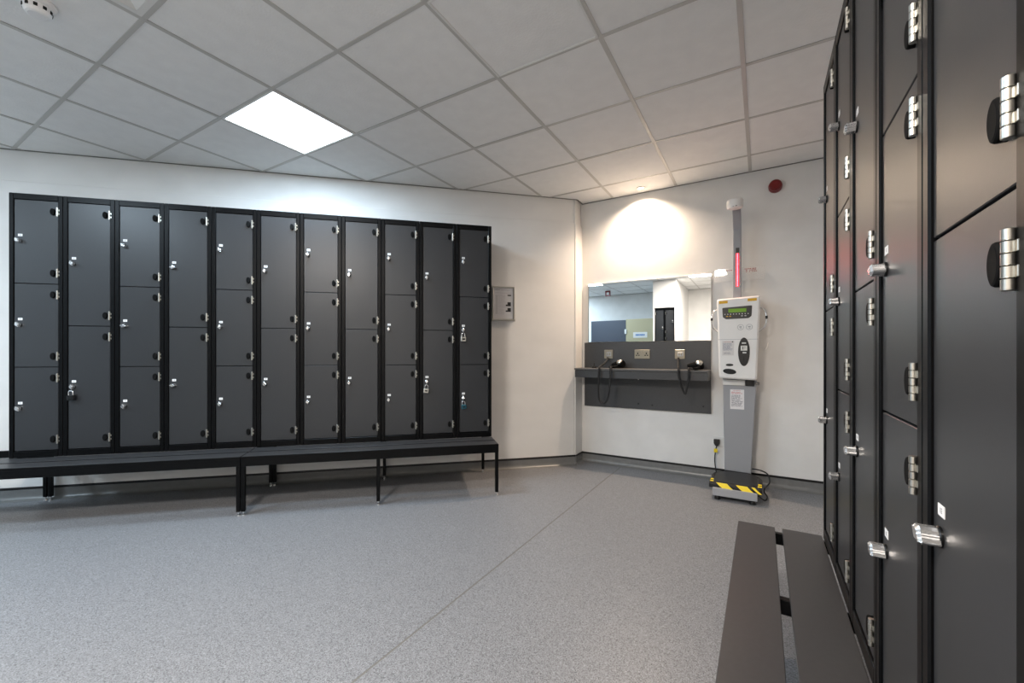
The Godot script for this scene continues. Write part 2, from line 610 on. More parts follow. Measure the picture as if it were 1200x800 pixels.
func build_ceiling():
	var room := room_outline()
	var slab := Mb.new()
	slab.box(Vector3(-2.4, TOP + 0.16, -0.6), Vector3(6.8, 0.1, 7.4))
	var ce := structure("ceiling", slab, mats["plenum"])
	var open := [Vector2i(2, 0), Vector2i(1, -4), Vector2i(-1, -6), Vector2i(5, -4), Vector2i(5, 0), Vector2i(3, -2)]
	for i in range(-3, 9):
		for j in range(-8, 5):
			if Vector2i(i, j) in open:
				continue
			var c := cell(i, j)
			var sq := PackedVector2Array([Vector2(c.x - 0.291, c.z - 0.291), Vector2(c.x + 0.291, c.z - 0.291), Vector2(c.x + 0.291, c.z + 0.291), Vector2(c.x - 0.291, c.z + 0.291)])
			for piece in Geometry2D.intersect_polygons(sq, room):
				if absf(area(piece)) < 0.002:
					continue
				var local := PackedVector2Array()
				for p in piece:
					local.append(Vector2(p.x - c.x, p.y - c.z))
				var m := Mb.new()
				m.xf = Transform3D(Basis(Vector3.RIGHT, Vector3.BACK, Vector3.DOWN), Vector3.ZERO)   # x across, y into z, front face down
				m.prism(local, -0.015, 0.0, 0.0015)
				obj("ceiling_tile", m, mats["ceiling tile"], ce, c + Vector3(0, 0.0035 + rng.randf_range(-0.0008, 0.0012), 0))
	# the grid of tee bars, a bar for each line between walls, and the angle round the rim
	for i in range(-3, 10):
		var x := U0 + 0.6 * i
		for run in clipped(Vector2(x, 3.0), Vector2(x, -4.3), room):
			tee(ce, run, 0.024)
	for j in range(-8, 6):
		var z := V0 - 0.6 * j
		for run in clipped(Vector2(-5.7, z), Vector2(0.8, z), room):
			tee(ce, run, 0.022)
	for k in room.size():
		var a := room[k]
		var b := room[(k + 1) % room.size()]
		var t := (b - a).normalized()
		var inward := Vector2(-t.y, t.x)
		if not Geometry2D.is_point_in_polygon((a + b) / 2 + inward * 0.03, room):
			inward = -inward
		var m := Mb.new()
		m.xf = Transform3D(Basis(Vector3(t.x, 0, t.y), Vector3.UP, Vector3(t.x, 0, t.y).cross(Vector3.UP)), Vector3((a.x + b.x) / 2 + inward.x * 0.006, TOP + 0.0015, (a.y + b.y) / 2 + inward.y * 0.006))
		m.box(Vector3.ZERO, Vector3(a.distance_to(b), 0.004, 0.012))
		obj("edge_angle", m, mats["weld"], ce)


func area(p: PackedVector2Array) -> float:
	var s := 0.0
	for i in p.size():
		s += p[i].cross(p[(i + 1) % p.size()])
	return s / 2


func clipped(a: Vector2, b: Vector2, room: PackedVector2Array) -> Array:
	return Geometry2D.intersect_polyline_with_polygon(PackedVector2Array([a, b]), room)


func tee(parent: Node, run: PackedVector2Array, wide: float):
	var a := run[0]
	var b := run[run.size() - 1]
	var t := (b - a).normalized()
	var m := Mb.new()
	m.xf = Transform3D(Basis(Vector3(t.x, 0, t.y), Vector3.UP, Vector3(t.x, 0, t.y).cross(Vector3.UP)), Vector3((a.x + b.x) / 2, TOP, (a.y + b.y) / 2))
	var y := 0.0 if wide > 0.023 else 0.0004
	m.box(Vector3(0, 0.0015 + y, 0), Vector3(a.distance_to(b), 0.003, wide), 0.0008)
	m.box(Vector3(0, 0.02, 0), Vector3(a.distance_to(b), 0.034, 0.006))
	obj("tee_bar", m, mats["ceiling bar"], parent)


# ------------------------------------------------------------------ lockers
var shapes := {}


func share(key: String, make: Callable) -> Mesh:
	if not shapes.has(key):
		shapes[key] = make.call().mesh()
	return shapes[key]


func carcass_shape() -> Mb:
	var m := Mb.new()
	var s := 0.0265
	var w := LW - 0.001
	m.box(Vector3(0, LH / 2, -LD / 2 - 0.012), Vector3(w, LH, LD - 0.024), 0.0015)
	for e: int in [-1, 1]:
		m.box(Vector3(e * (w / 2 - s / 2), LH / 2, -0.0125), Vector3(s, LH, 0.025), 0.003)
	m.box(Vector3(0, LH - 0.020, -0.0125), Vector3(w - 2 * s, 0.040, 0.0245), 0.002)
	m.box(Vector3(0, 0.0215, -0.0125), Vector3(w - 2 * s, 0.043, 0.0245), 0.002)
	return m


func door_shape(h: float) -> Mb:
	var m := Mb.new()
	m.box(Vector3(0, 0, -0.0145), Vector3(LW - 0.058, h - 0.0045, 0.018), 0.0012)
	return m


func hinge_shape() -> Mb:      # five knuckles, a leaf on the door and fingers on the frame
	var m := Mb.new()
	for k in 5:
		var y := (k - 2) * 0.0123
		m.xf = Transform3D(Basis.IDENTITY, Vector3(0, y, 0.0035))
		m.lathe([Vector2(0, -0.0058), Vector2(0.0046, -0.0058), Vector2(0.0055, -0.0052), Vector2(0.0055, 0.0052), Vector2(0.0046, 0.0058), Vector2(0, 0.0058)], 14)
		m.xf = Transform3D.IDENTITY
		if k % 2 == 1:
			m.box(Vector3(0.0070, y, 0.0002), Vector3(0.0070, 0.0114, 0.0018), 0.0004)
	m.box(Vector3(-0.003, 0, -0.0035), Vector3(0.004, 0.061, 0.006))
	return m


func cap_shape() -> Mb:
	var m := Mb.new()
	m.xf = Transform3D(Basis(Vector3.RIGHT, Vector3.BACK, Vector3.DOWN), Vector3(0, 0, -0.0055))
	m.lathe([Vector2(1.0, 0.0), Vector2(1.0, 0.0085), Vector2(0.94, 0.0108), Vector2(0.82, 0.0116), Vector2(0.0, 0.0116)], 32, Vector2(0.0132, 0.0235))
	return m


func latch_ring_shape() -> Mb:
	var m := Mb.new()
	m.xf = Transform3D(Basis(Vector3.RIGHT, Vector3.BACK, Vector3.DOWN), Vector3(0, 0, -0.0055))
	m.lathe([Vector2(0.0150, 0.0), Vector2(0.0150, 0.003), Vector2(0.0138, 0.0045), Vector2(0.0, 0.0045)], 28)
	return m


func latch_shape() -> Mb:      # a turning chrome block with a rippled grip
	var m := Mb.new()
	var corners := [Vector2(0, 0.0205), Vector2(-0.0138, 0.0), Vector2(0, -0.0205), Vector2(0.0138, 0.0)]
	var outline := PackedVector2Array()
	for k in 4:
		var a: Vector2 = corners[k]
		var b: Vector2 = corners[(k + 1) % 4]
		var nrm := Vector2((b - a).y, -(b - a).x).normalized()
		for s in 12:
			var t := 0.1 + 0.8 * s / 11.0
			outline.append(a.lerp(b, t) + nrm * 0.0006 * sin(t * TAU * 4.0))
	m.prism(outline, -0.002, 0.022, 0.0042)
	return m


func locker(tiers: int, label: String, at: Vector3, turn: float, group: String, turns: Array) -> Node3D:
	var t := thing("locker", label, "locker", at, turn, group)
	obj("carcass", share("carcass", carcass_shape), mats["locker frame"], t)
	var lo := 0.045
	var hi := 1.760
	var h := (hi - lo) / tiers
	for k in tiers:
		var d := obj("door", share("door%d" % tiers, door_shape.bind(h)), mats["locker door"], t, Vector3(0, hi - h * (k + 0.5), 0))
		for s: int in [-1, 1]:
			var y: float = s * (h / 2 - 0.0745)
			obj("hinge", share("hinge", hinge_shape), mats["satin steel"], d, Vector3(0.1215, y, 0))
			obj("hinge_cap", share("cap", cap_shape), mats["cap plastic"], d, Vector3(0.0935, y, 0))
		obj("latch_ring", share("latch_ring", latch_ring_shape), mats["black plastic"], d, Vector3(-0.094, 0.004, 0))
		var l := obj("latch", share("latch", latch_shape), mats["latch chrome"], d, Vector3(-0.094, 0.004, 0))
		l.rotation.z = deg_to_rad(turns[k] if k < turns.size() else 0.0)
		var n := Mb.new()
		if not shapes.has("label"):
			n.box(Vector3(0, 0, -0.0052), Vector3(0.0245, 0.0165, 0.0006))
			n.quad(Vector3(-0.0122, 0.0082, -0.0047), Vector3(0.0122, 0.0082, -0.0047), Vector3(0.0122, -0.0082, -0.0047), Vector3(-0.0122, -0.0082, -0.0047), Vector3.BACK, true)
		obj("number_label", share("label", func(): return n), mats["number label"], d, Vector3(-0.090, 0.042, 0))
	return t


func padlock(label: String, owner_: Node3D, tiers: int, tier: int, body: Material, size: float, tilt: float):
	var h := 1.715 / tiers
	var at := owner_.transform * Vector3(-0.094, 1.760 - h * (tier + 0.5) - 0.0215, 0.018)
	var t := thing("padlock", label, "padlock", at, owner_.rotation.y, "padlocks hanging from locker latches")
	t.rotation.z = tilt
	var sh := Mb.new()
	var pts := []
	for k in 9:
		var a := PI * k / 8.0
		pts.append(Vector3(cos(a) * 0.011 * size, sin(a) * 0.011 * size - 0.011 * size, 0))
	pts.push_front(Vector3(0.011, -0.028, 0) * size)
	pts.append(Vector3(-0.011, -0.028, 0) * size)
	sh.tube(pts, 0.0028 * size, 10)
	obj("shackle", sh, mats["chrome"], t)
	var b := Mb.new()
	b.prism(rounded(0.036 * size, 0.032 * size, 0.005 * size, 4, Vector2(0, -0.042 * size)), -0.009 * size, 0.009 * size, 0.003 * size)
	obj("body", b, body, t)
	var kh := Mb.new()
	kh.prism(rounded(0.020 * size, 0.010 * size, 0.003 * size, 3, Vector2(0, -0.042 * size)), 0.008 * size, 0.0098 * size, 0.0005)
	obj("face_plate", kh, mats["black plastic"], t)


func build_far_bank():
	var turn := atan2(dir_n.x, dir_n.z)
	var ord := ["at the left end", "second from the left end", "third from the left end", "fourth from the left end", "fifth from the left end", "in the middle, sixth along,", "fifth from the right end", "fourth from the right end", "third from the right end", "second from the right end", "at the right end"]
	var extra := {1: " with a black padlock", 9: " with a silver padlock", 10: " with two padlocks, by the notice"}
	var angles := [[35, 20, 30], [20, 10], [40, 80, 10], [88, 86], [30, 15, 5], [10, 5], [5, 5, 8], [0, 4], [0, 0, 3], [5, 0], [0, 0, 0]]
	var made := []
	for i in 11:
		var tiers := 3 if i % 2 == 0 else 2
		var label: String = "%s-door charcoal locker %s of long bank%s" % ["three" if tiers == 3 else "two", ord[i], extra.get(i, "")]
		made.append(locker(tiers, label, on_wall(-2.664 + LW * (i + 0.5), 0.411, -3.54), turn, "lockers of the long bank on the diagonal wall", angles[i]))
	padlock("black padlock on the lower door of the second locker from the left", made[1], 2, 1, mats["black plastic"], 1.15, 0.05)
	padlock("silver padlock low on the second locker from the right end", made[9], 2, 1, mats["satin steel"], 1.15, -0.08)
	padlock("silver padlock on the middle door of the rightmost locker in the long bank", made[10], 3, 1, mats["satin steel"], 1.2, 0.03)
	padlock("dark teal padlock on the bottom door of the rightmost locker in the long bank", made[10], 3, 2, mats["teal plastic"], 1.1, 0.12)
	bench("long black bench stand with two grey slats under the right half of the long bank", on_wall(-1.160, 0, -3.247), turn, 1.815, 0.409, 0.70, [0.0135, 0.907, 1.8015])
	bench("black bench stand with two grey slats under the left end of the long bank", on_wall(-2.7150, 0, -3.247), turn, 1.552, 0.409, 0.70, [0.0135, 1.5385])
	bench("neighbouring black bench stand that runs out of view at the left edge", on_wall(-4.296, 0, -3.247), turn, 1.578, 0.409, 0.70, [0.0135, 1.5645])


func bench(label: String, at: Vector3, turn: float, long: float, top: float, deep: float, legs: Array, slats := [[0.003, 0.138], [0.163, 0.293]], lead := 0.0):
	# x runs along the bench from its left end, z out of the bank: 0 at the front rail
	var t := thing("bench", label, "bench", at, turn)
	var y := top - 0.043
	for r in [["front_rail", -0.0125 - lead], ["rear_rail", -deep + 0.0125]]:
		var m := Mb.new()
		m.box(Vector3(long / 2, y, r[1]), Vector3(long, 0.050, 0.025), 0.002)
		obj(r[0], m, mats["bench steel"], t)
	for x in legs:
		var m := Mb.new()
		m.box(Vector3(x, y + 0.002, -deep / 2 - lead / 2), Vector3(0.025, 0.046, deep - 0.05 - lead), 0.002)
		obj("cross_bar", m, mats["bench steel"], t)
		for z in [-0.0125 - lead, -deep + 0.0125]:
			var l := Mb.new()
			l.box(Vector3(0, (y - 0.025 + 0.028) / 2, 0), Vector3(0.025, y - 0.025 - 0.028, 0.025), 0.002)
			var leg := obj("leg", l, mats["bench steel"], t, Vector3(x, 0, z))
			var f := Mb.new()
			f.lathe([Vector2(0.0, 0.028), Vector2(0.005, 0.028), Vector2(0.005, 0.012), Vector2(0.0110, 0.008), Vector2(0.0118, 0.0), Vector2(0.0, 0.0)], 18)
			obj("foot", f, mats["chrome"], leg)
	for s in slats:
		var m := Mb.new()
		m.box(Vector3(long / 2, top - 0.009, -(s[0] + s[1]) / 2), Vector3(long - 0.004, 0.018, s[1] - s[0]), 0.0015)
		var sl := obj("slat", m, mats["slat"], t)
		if lead == 0.0:
			var e := Mb.new()
			e.box(Vector3(long / 2, top - 0.010, -s[0] + 0.002), Vector3(long, 0.0185, 0.004), 0.001)
			obj("edge_band", e, mats["bench steel"], sl)


func build_near_bank():
	var turn := -PI / 2
	var names := ["two-door charcoal locker at the far end of the near bank, closest to the scale", "three-door charcoal locker second from the far end of the near bank", "two-door charcoal locker in the middle of the near bank, third from its far end",
		"three-door charcoal locker of the near bank beside the closest locker", "two-door charcoal locker closest to the viewer at the right edge"]
	var angles := [[75, -60], [70, 62, -66], [-68, 72], [80, 74, 62], [70, 64]]
	for k in 5:
		locker(3 if k % 2 == 1 else 2, names[k], Vector3(0.211, 0.384, -2.0805 + LW * (k + 0.5)), turn, "lockers of the near bank on the right", angles[k])
	bench("grey two-slat bench in the foreground along the near locker bank", Vector3(-0.09, 0, -2.11), turn, 2.6, 0.382, 0.755, [0.0125, 0.565, 1.46, 2.58], [[0.0, 0.137], [0.163, 0.299]], 0.012)


# ------------------------------------------------------------------ vanity on the end wall
func build_vanity():
	var z := END_Z
	var t := thing("vanity_backsplash", "dark grey laminate back panel with sockets below the mirror", "panel", Vector3(-0.99, 0.583, z))
	var m := Mb.new()
	m.box(Vector3(0, 0.324, 0.010), Vector3(1.195, 0.652, 0.018), 0.0015)
	obj("board", m, mats["laminate"], t)
	for p in [[-0.045, 0.05], [0.085, 0.043], [0.535, 0.06]]:
		var s := Mb.new()
		s.xf = Transform3D(Basis(Vector3.RIGHT, Vector3.BACK, Vector3.DOWN), Vector3(p[0], p[1], 0.019))
		s.lathe([Vector2(0.009, 0.0), Vector2(0.007, 0.003), Vector2(0.0, 0.0035)], 14)
		obj("screw_cover", s, mats["black plastic"], t)

	t = thing("mirror", "wide frameless mirror above the dark vanity shelf", "mirror", Vector3(-0.965, 1.235, z))
	m = Mb.new()
	m.box(Vector3(-0.028, 0.302, 0.007), Vector3(1.165, 0.598, 0.012), 0.001)
	obj("backing_board", m, mats["white board"], t)
	m = Mb.new()
	m.box(Vector3(0, 0.302, 0.0165), Vector3(1.150, 0.598, 0.006), 0.001)
	obj("glass", m, mats["mirror glass"], t)
	m = Mb.new()
	m.box(Vector3(-0.5768, 0.302, 0.0165), Vector3(0.003, 0.598, 0.0065))
	obj("dark_edge", m, mats["black plastic"], t)

	t = thing("vanity_shelf", "long dark grey shelf with a boxed front under the mirror", "shelf", Vector3(-1.0, 0.885, z))
	m = Mb.new()
	m.box(Vector3(0, 0.083, 0.136), Vector3(1.213, 0.016, 0.228), 0.001)
	obj("top_board", m, mats["board edge"], t)
	m = Mb.new()
	m.box(Vector3(0, 0.0365, 0.229), Vector3(1.209, 0.072, 0.018), 0.001)
	obj("front_board", m, mats["laminate"], t)
	m = Mb.new()
	m.box(Vector3(0, 0.006, 0.119), Vector3(1.208, 0.012, 0.190), 0.001)
	obj("under_board", m, mats["laminate"], t)
	for s: int in [-1, 1]:
		m = Mb.new()
		m.box(Vector3(s * 0.596, 0.043, 0.119), Vector3(0.016, 0.062, 0.195), 0.001)
		obj("end_board", m, mats["board edge"], t)
	m = Mb.new()
	m.xf = Transform3D(Basis.IDENTITY, Vector3(0.02, -0.004, 0.236))
	m.lathe([Vector2(0.005, 0.005), Vector2(0.005, -0.002), Vector2(0.0, -0.004)], 12)
	obj("shelf_pin", m, mats["chrome"], t)

	socket("brushed steel outlet plate at the left of the vanity panel", -1.33, 0.088, 1)
	socket("brushed steel double socket in the middle of the vanity panel", -0.997, 0.146, 2)
	socket("brushed steel outlet plate at the right of the vanity panel", -0.653, 0.088, 1)

	dryer("black hair dryer with silver cap on the left of the shelf", Vector3(-1.185, 0.977, -4.035), -0.35,
		[Vector3(-1.335, 1.08, -4.12), Vector3(-1.335, 1.045, -4.085), Vector3(-1.36, 1.0, -4.0), Vector3(-1.345, 0.990, -3.905), Vector3(-1.345, 0.95, -3.889), Vector3(-1.35, 0.83, -3.889), Vector3(-1.345, 0.69, -3.889), Vector3(-1.305, 0.645, -3.889), Vector3(-1.258, 0.70, -3.889), Vector3(-1.235, 0.85, -3.889), Vector3(-1.232, 0.955, -3.889), Vector3(-1.235, 0.990, -3.91), Vector3(-1.25, 0.99, -3.98)])
	dryer("black hair dryer with silver cap at the right end of the shelf", Vector3(-0.485, 0.977, -4.005), 0.25,
		[Vector3(-0.665, 1.08, -4.12), Vector3(-0.66, 1.04, -4.08), Vector3(-0.64, 1.0, -3.96), Vector3(-0.628, 0.990, -3.900), Vector3(-0.625, 0.93, -3.889), Vector3(-0.605, 0.84, -3.889), Vector3(-0.575, 0.775, -3.889), Vector3(-0.562, 0.80, -3.889), Vector3(-0.545, 0.90, -3.889), Vector3(-0.543, 0.96, -3.889), Vector3(-0.545, 0.990, -3.91), Vector3(-0.55, 0.99, -3.97)])
	m = Mb.new()
	m.lathe([Vector2(0.0, 0.0), Vector2(0.024, 0.0), Vector2(0.024, 0.012), Vector2(0.010, 0.020), Vector2(0.007, 0.045), Vector2(0.004, 0.05), Vector2(0.0, 0.05)], 20)
	tag(obj("dryer_nozzle", m, mats["black plastic"], self, Vector3(-1.445, 0.977, -4.03)), "small black cone-shaped nozzle at the left end of the shelf", "nozzle")


func socket(label: String, x: float, wide: float, gangs: int):
	var t := thing("power_socket", label, "socket", Vector3(x, 1.070, END_Z + 0.0195))
	var m := Mb.new()
	m.prism(rounded(wide, 0.088, 0.005, 3, Vector2(0, 0.044)), 0.0, 0.008, 0.0025)
	obj("face_plate", m, mats["socket steel"], t)
	if gangs == 2:
		for s: int in [-1, 1]:
			m = Mb.new()
			m.box(Vector3(s * 0.041, 0.052, 0.0082), Vector3(0.010, 0.018, 0.0016))
			m.box(Vector3(s * 0.041 - 0.011, 0.034, 0.0082), Vector3(0.014, 0.009, 0.0016))
			m.box(Vector3(s * 0.041 + 0.011, 0.034, 0.0082), Vector3(0.014, 0.009, 0.0016))
			obj("pin_holes", m, mats["gap"], t)
			m = Mb.new()
			m.box(Vector3(s * 0.014, 0.064, 0.0085), Vector3(0.013, 0.020, 0.005), 0.0015)
			obj("switch", m, mats["socket steel"], t)
	else:
		m = Mb.new()
		m.prism(rounded(0.046, 0.040, 0.003, 3, Vector2(0.004, 0.046)), 0.0078, 0.0095, 0.0006)
		obj("fuse_frame", m, mats["scale silver"], t)
		for s: int in [-1, 1]:
			m = Mb.new()
			m.box(Vector3(0.004 + s * 0.010, 0.046, 0.0105), Vector3(0.013, 0.026, 0.003), 0.001)
			obj("switch", m, mats["socket steel"], t)


func dryer(label: String, at: Vector3, turn: float, cord: Array):
	var t := thing("hair_dryer", label, "hair dryer", at, turn, "hair dryers on the vanity shelf")
	var m := Mb.new()      # barrel lies along x, its motor end raised
	m.xf = Transform3D(Basis(Vector3.FORWARD, PI / 2 - 0.12), Vector3(0, 0.040, 0))
	m.lathe([Vector2(0.0, -0.085), Vector2(0.020, -0.085), Vector2(0.026, -0.06), Vector2(0.036, -0.02), Vector2(0.039, 0.01), Vector2(0.038, 0.035), Vector2(0.030, 0.045), Vector2(0.0, 0.045)], 28)
	obj("barrel", m, mats["cap plastic"], t)
	m = Mb.new()
	m.xf = Transform3D(Basis(Vector3.RIGHT, 0.5), Vector3(0.010, 0.058, 0.012))
	m.lathe([Vector2(0.033, 0.0), Vector2(0.031, 0.012), Vector2(0.024, 0.022), Vector2(0.012, 0.028), Vector2(0.0, 0.029)], 28)
	obj("motor_cap", m, mats["satin steel"], t)
	m = Mb.new()
	m.tube(curve([Vector3(0.01, 0.035, 0), Vector3(0.0, 0.020, 0.045), Vector3(-0.025, 0.013, 0.085), Vector3(-0.05, 0.013, 0.10)], 5), 0.016, 12, 0.010)
	obj("handle", m, mats["cap plastic"], t)
	m = Mb.new()
	var pts := []
	for p in cord:
		pts.append(t.transform.affine_inverse() * (p as Vector3))
	pts.append(Vector3(-0.05, 0.013, 0.10))
	m.tube(curve(pts, 8), 0.0092, 10)
	obj("cord", m, mats["rubber"], t)


# ------------------------------------------------------------------ the body scale
func build_scale():
	var t := thing("body_scale", "tall grey and white coin-operated body scale with a lit red height column", "weighing scale", Vector3(-0.18, 0, -3.79))
	var off := Vector3(0.18, 0, 3.79)          # world to the scale's own place
	var m := Mb.new()
	m.box(Vector3(-0.178, 0.062, -3.78) + off, Vector3(0.30, 0.060, 0.43), 0.003)
	obj("base", m, mats["scale silver"], t)
	for sx in [-0.295, -0.06]:
		for sz in [-3.60, -3.96]:
			m = Mb.new()
			m.lathe([Vector2(0.0, 0.034), Vector2(0.012, 0.034), Vector2(0.021, 0.018), Vector2(0.022, 0.0), Vector2(0.0, 0.0)], 20)
			obj("foot", m, mats["black plastic"], t, Vector3(sx, 0, sz) + off)
	# platform: a black plate with cut rear corners and a sloping front edge
	var out := [Vector2(-0.356, -3.585), Vector2(0.002, -3.575), Vector2(0.004, -3.90), Vector2(-0.075, -4.012), Vector2(-0.285, -4.012), Vector2(-0.358, -3.90)]
	var poly := PackedVector2Array()
	for p in out:
		poly.append(Vector2(p.x + 0.18, -(p.y + 3.79)))
	m = Mb.new()
	m.xf = Transform3D(Basis(Vector3.RIGHT, Vector3.FORWARD, Vector3.UP), Vector3.ZERO)
	m.prism(round_corners(Array(poly), 0.02, 4), 0.086, 0.125, 0.014)
	var plate := obj("platform", m, mats["rubber"], t)
	m = Mb.new()
	m.xf = Transform3D(Basis(Vector3.RIGHT, Vector3.FORWARD, Vector3.UP), Vector3.ZERO)
	m.prism(round_corners([Vector2(-0.150, -0.165), Vector2(0.155, -0.165), Vector2(0.155, 0.10), Vector2(0.09, 0.195), Vector2(-0.09, 0.195), Vector2(-0.150, 0.10)], 0.03, 5), 0.1245, 0.1262, 0.0008)
	obj("grip_mat", m, mats["black plastic"], plate)
	for x in [-0.125, 0.010, 0.112]:       # hazard stripes on the front edge
		m = Mb.new()
		var wide := 0.075 if x < 0.1 else 0.022
		for f in [[Vector3(0, 0.0865, 0.2098), Vector3(0, 0.1115, 0.2098), 0.0, 0.030], [Vector3(0, 0.1115, 0.2098), Vector3(0, 0.1260, 0.1945), 0.030, 0.048]]:
			var a: Vector3 = f[0]
			var b: Vector3 = f[1]
			var edge := func(px: float, p: Vector3) -> Vector3: return Vector3(px, p.y, p.z + (px + 0.176) * 0.0279 - 0.0036)
			m.quad(edge.call(x + 0.048 - f[3], b), edge.call(x + 0.048 - f[3] + wide, b), edge.call(x + 0.048 - f[2] + wide, a), edge.call(x + 0.048 - f[2], a), Vector3(0, 0.5, 1).normalized())
		obj("hazard_stripe", m, mats["yellow"], plate)
	for s in [[-0.158, 0.10], [-0.158, 0.155], [0.166, 0.10], [0.166, 0.155]]:
		m = Mb.new()
		m.box(Vector3(s[0], 0.1253, s[1]), Vector3(0.026, 0.001, 0.032))
		obj("hazard_stripe", m, mats["yellow"], plate)

	# pillar, wider at the top
	m = Mb.new()
	m.prism(PackedVector2Array([Vector2(-0.095, 0.125), Vector2(0.102, 0.120), Vector2(0.144, 0.90), Vector2(-0.108, 0.91)]), -4.152 + 3.79, -4.01 + 3.79, 0.006)
	obj("pillar", m, mats["scale grey"], t)
	m = Mb.new()
	m.quad(Vector3(-0.052, 0.818, -0.2185), Vector3(0.052, 0.818, -0.2185), Vector3(0.052, 0.652, -0.2185), Vector3(-0.052, 0.652, -0.2185), Vector3.BACK, true)
	m.box(Vector3(0, 0.735, -0.2198), Vector3(0.104, 0.166, 0.0012))
	var red := Color(0.75, 0.15, 0.15)
	var ink := Color(0.28, 0.28, 0.34)
	obj("instruction_sheet", m, printed(128, 200, Color(0.90, 0.89, 0.89), [[Rect2i(30, 6, 70, 10), red, 9], [Rect2i(12, 22, 104, 26), red, 12], [Rect2i(12, 54, 104, 130), ink, 15]], 8), t)
	m = Mb.new()
	m.box(Vector3(-0.0245, 0.876, -0.2125), Vector3(0.165, 0.046, 0.012), 0.002)
	obj("paper_slot_cover", m, mats["white board"], t)
	m = Mb.new()
	m.box(Vector3(0.094, 0.876, -0.2125), Vector3(0.062, 0.050, 0.014), 0.002)
	obj("coin_box", m, mats["black plastic"], t)
	m = Mb.new()
	m.box(Vector3(0.148, 0.874, -0.205), Vector3(0.030, 0.024, 0.020), 0.003)
	obj("lock_barrel", m, mats["weld"], t)

	# housing
	var hz := -3.90 + 3.79
	m = Mb.new()
	m.prism(round_corners([Vector2(-0.147, 1.575), Vector2(0.171, 1.588), Vector2(0.143, 0.905), Vector2(-0.128, 0.915)], 0.022, 6), -4.06 + 3.79, hz, 0.012)
	var head := obj("housing", m, mats["scale white"], t)
	m = Mb.new()
	m.box(Vector3(0.008, 1.237, hz - 0.0003), Vector3(0.288, 0.003, 0.0012))
	obj("seam", m, mats["scale silver"], head)
	m = Mb.new()
	m.prism(round_corners([Vector2(-0.104, 1.500), Vector2(0.112, 1.510), Vector2(0.108, 1.425), Vector2(0.088, 1.408), Vector2(-0.075, 1.405), Vector2(-0.100, 1.422)], 0.008, 4), hz - 0.001, hz + 0.004, 0.0012)
	obj("display_bezel", m, mats["black plastic"], head)
	m = Mb.new()
	m.box(Vector3(0.006, 1.474, hz + 0.0042), Vector3(0.130, 0.030, 0.002), 0.0005)
	obj("display", m, mats["lcd green"], head)
	for k in 9:
		m = Mb.new()
		m.xf = Transform3D(Basis(Vector3.RIGHT, Vector3.BACK, Vector3.DOWN), Vector3(-0.084 + k * 0.021, 1.445, hz + 0.004))
		m.lathe([Vector2(0.0042, 0.0), Vector2(0.0036, 0.0016), Vector2(0.0, 0.002)], 10)
		obj("button", m, mats["white plastic"], head)
	for k in 4:
		m = Mb.new()
		m.box(Vector3([-0.068, -0.045, 0.040, 0.065][k], 1.428, hz + 0.0045), Vector3(0.014, 0.007, 0.001))
		obj("button", m, mats["orange label"] if k < 2 else mats["scale silver"], head)
	for x in [0.030, 0.092]:      # two embossed roundels with a mark inside
		m = Mb.new()
		var ring := []
		for k in 25:
			ring.append(Vector3(x + cos(TAU * k / 24) * 0.022, 1.336 + sin(TAU * k / 24) * 0.022, hz + 0.0005))
		m.tube(ring, 0.0016, 6)
		m.box(Vector3(x, 1.338, hz + 0.0003), Vector3(0.018, 0.008, 0.001))
		m.box(Vector3(x + 0.002, 1.327, hz + 0.0003), Vector3(0.010, 0.005, 0.001))
		obj("roundel", m, mats["scale grey"], head)
	m = Mb.new()
	m.prism(ellipse(0.042, 0.116, 36, Vector2(0.054, 1.135)), hz - 0.001, hz + 0.006, 0.002)
	obj("coin_panel", m, mats["black plastic"], head)
	m = Mb.new()
	m.quad(Vector3(0.031, 1.185, hz + 0.0075), Vector3(0.077, 1.185, hz + 0.0075), Vector3(0.077, 1.145, hz + 0.0075), Vector3(0.031, 1.145, hz + 0.0075), Vector3.BACK, true)
	m.box(Vector3(0.054, 1.165, hz + 0.0064), Vector3(0.046, 0.040, 0.002))
	obj("coin_label", m, printed(64, 56, Color(0.86, 0.86, 0.84), [[Rect2i(18, 10, 8, 34), Color(0.15, 0.15, 0.15)], [Rect2i(32, 12, 18, 4), Color(0.2, 0.2, 0.2)], [Rect2i(32, 26, 18, 16), Color(0.3, 0.3, 0.3), 6]]), head)
	m = Mb.new()
	m.box(Vector3(0.054, 1.206, hz + 0.0064), Vector3(0.030, 0.010, 0.001))
	m.box(Vector3(0.058, 1.128, hz + 0.0064), Vector3(0.026, 0.011, 0.001))
	obj("price_mark", m, mats["white plastic"], head)
	m = Mb.new()
	m.box(Vector3(0.054, 1.078, hz + 0.0064), Vector3(0.006, 0.040, 0.001))
	obj("coin_slot", m, mats["gap"], head)
	m = Mb.new()
	m.quad(Vector3(-0.104, 1.225, hz + 0.0016), Vector3(-0.016, 1.225, hz + 0.0016), Vector3(-0.022, 1.105, hz + 0.0016), Vector3(-0.104, 1.105, hz + 0.0016), Vector3.BACK, true)
	m.box(Vector3(-0.061, 1.165, hz + 0.0005), Vector3(0.084, 0.118, 0.0014))
	obj("notice", m, printed(128, 180, Color(0.84, 0.83, 0.82), [[Rect2i(18, 8, 84, 10), red, 9], [Rect2i(104, 6, 14, 12), Color(0.15, 0.1, 0.1)], [Rect2i(10, 28, 108, 100), Color(0.30, 0.36, 0.50), 13], [Rect2i(20, 140, 90, 34), Color(0.45, 0.45, 0.5), 12]], 3), head)
	m = Mb.new()
	m.prism(ellipse(0.028, 0.010, 20, Vector2(-0.050, 1.027)), hz - 0.001, hz + 0.003, 0.001)
	obj("sensor_lens", m, mats["black plastic"], head)
	m = Mb.new()
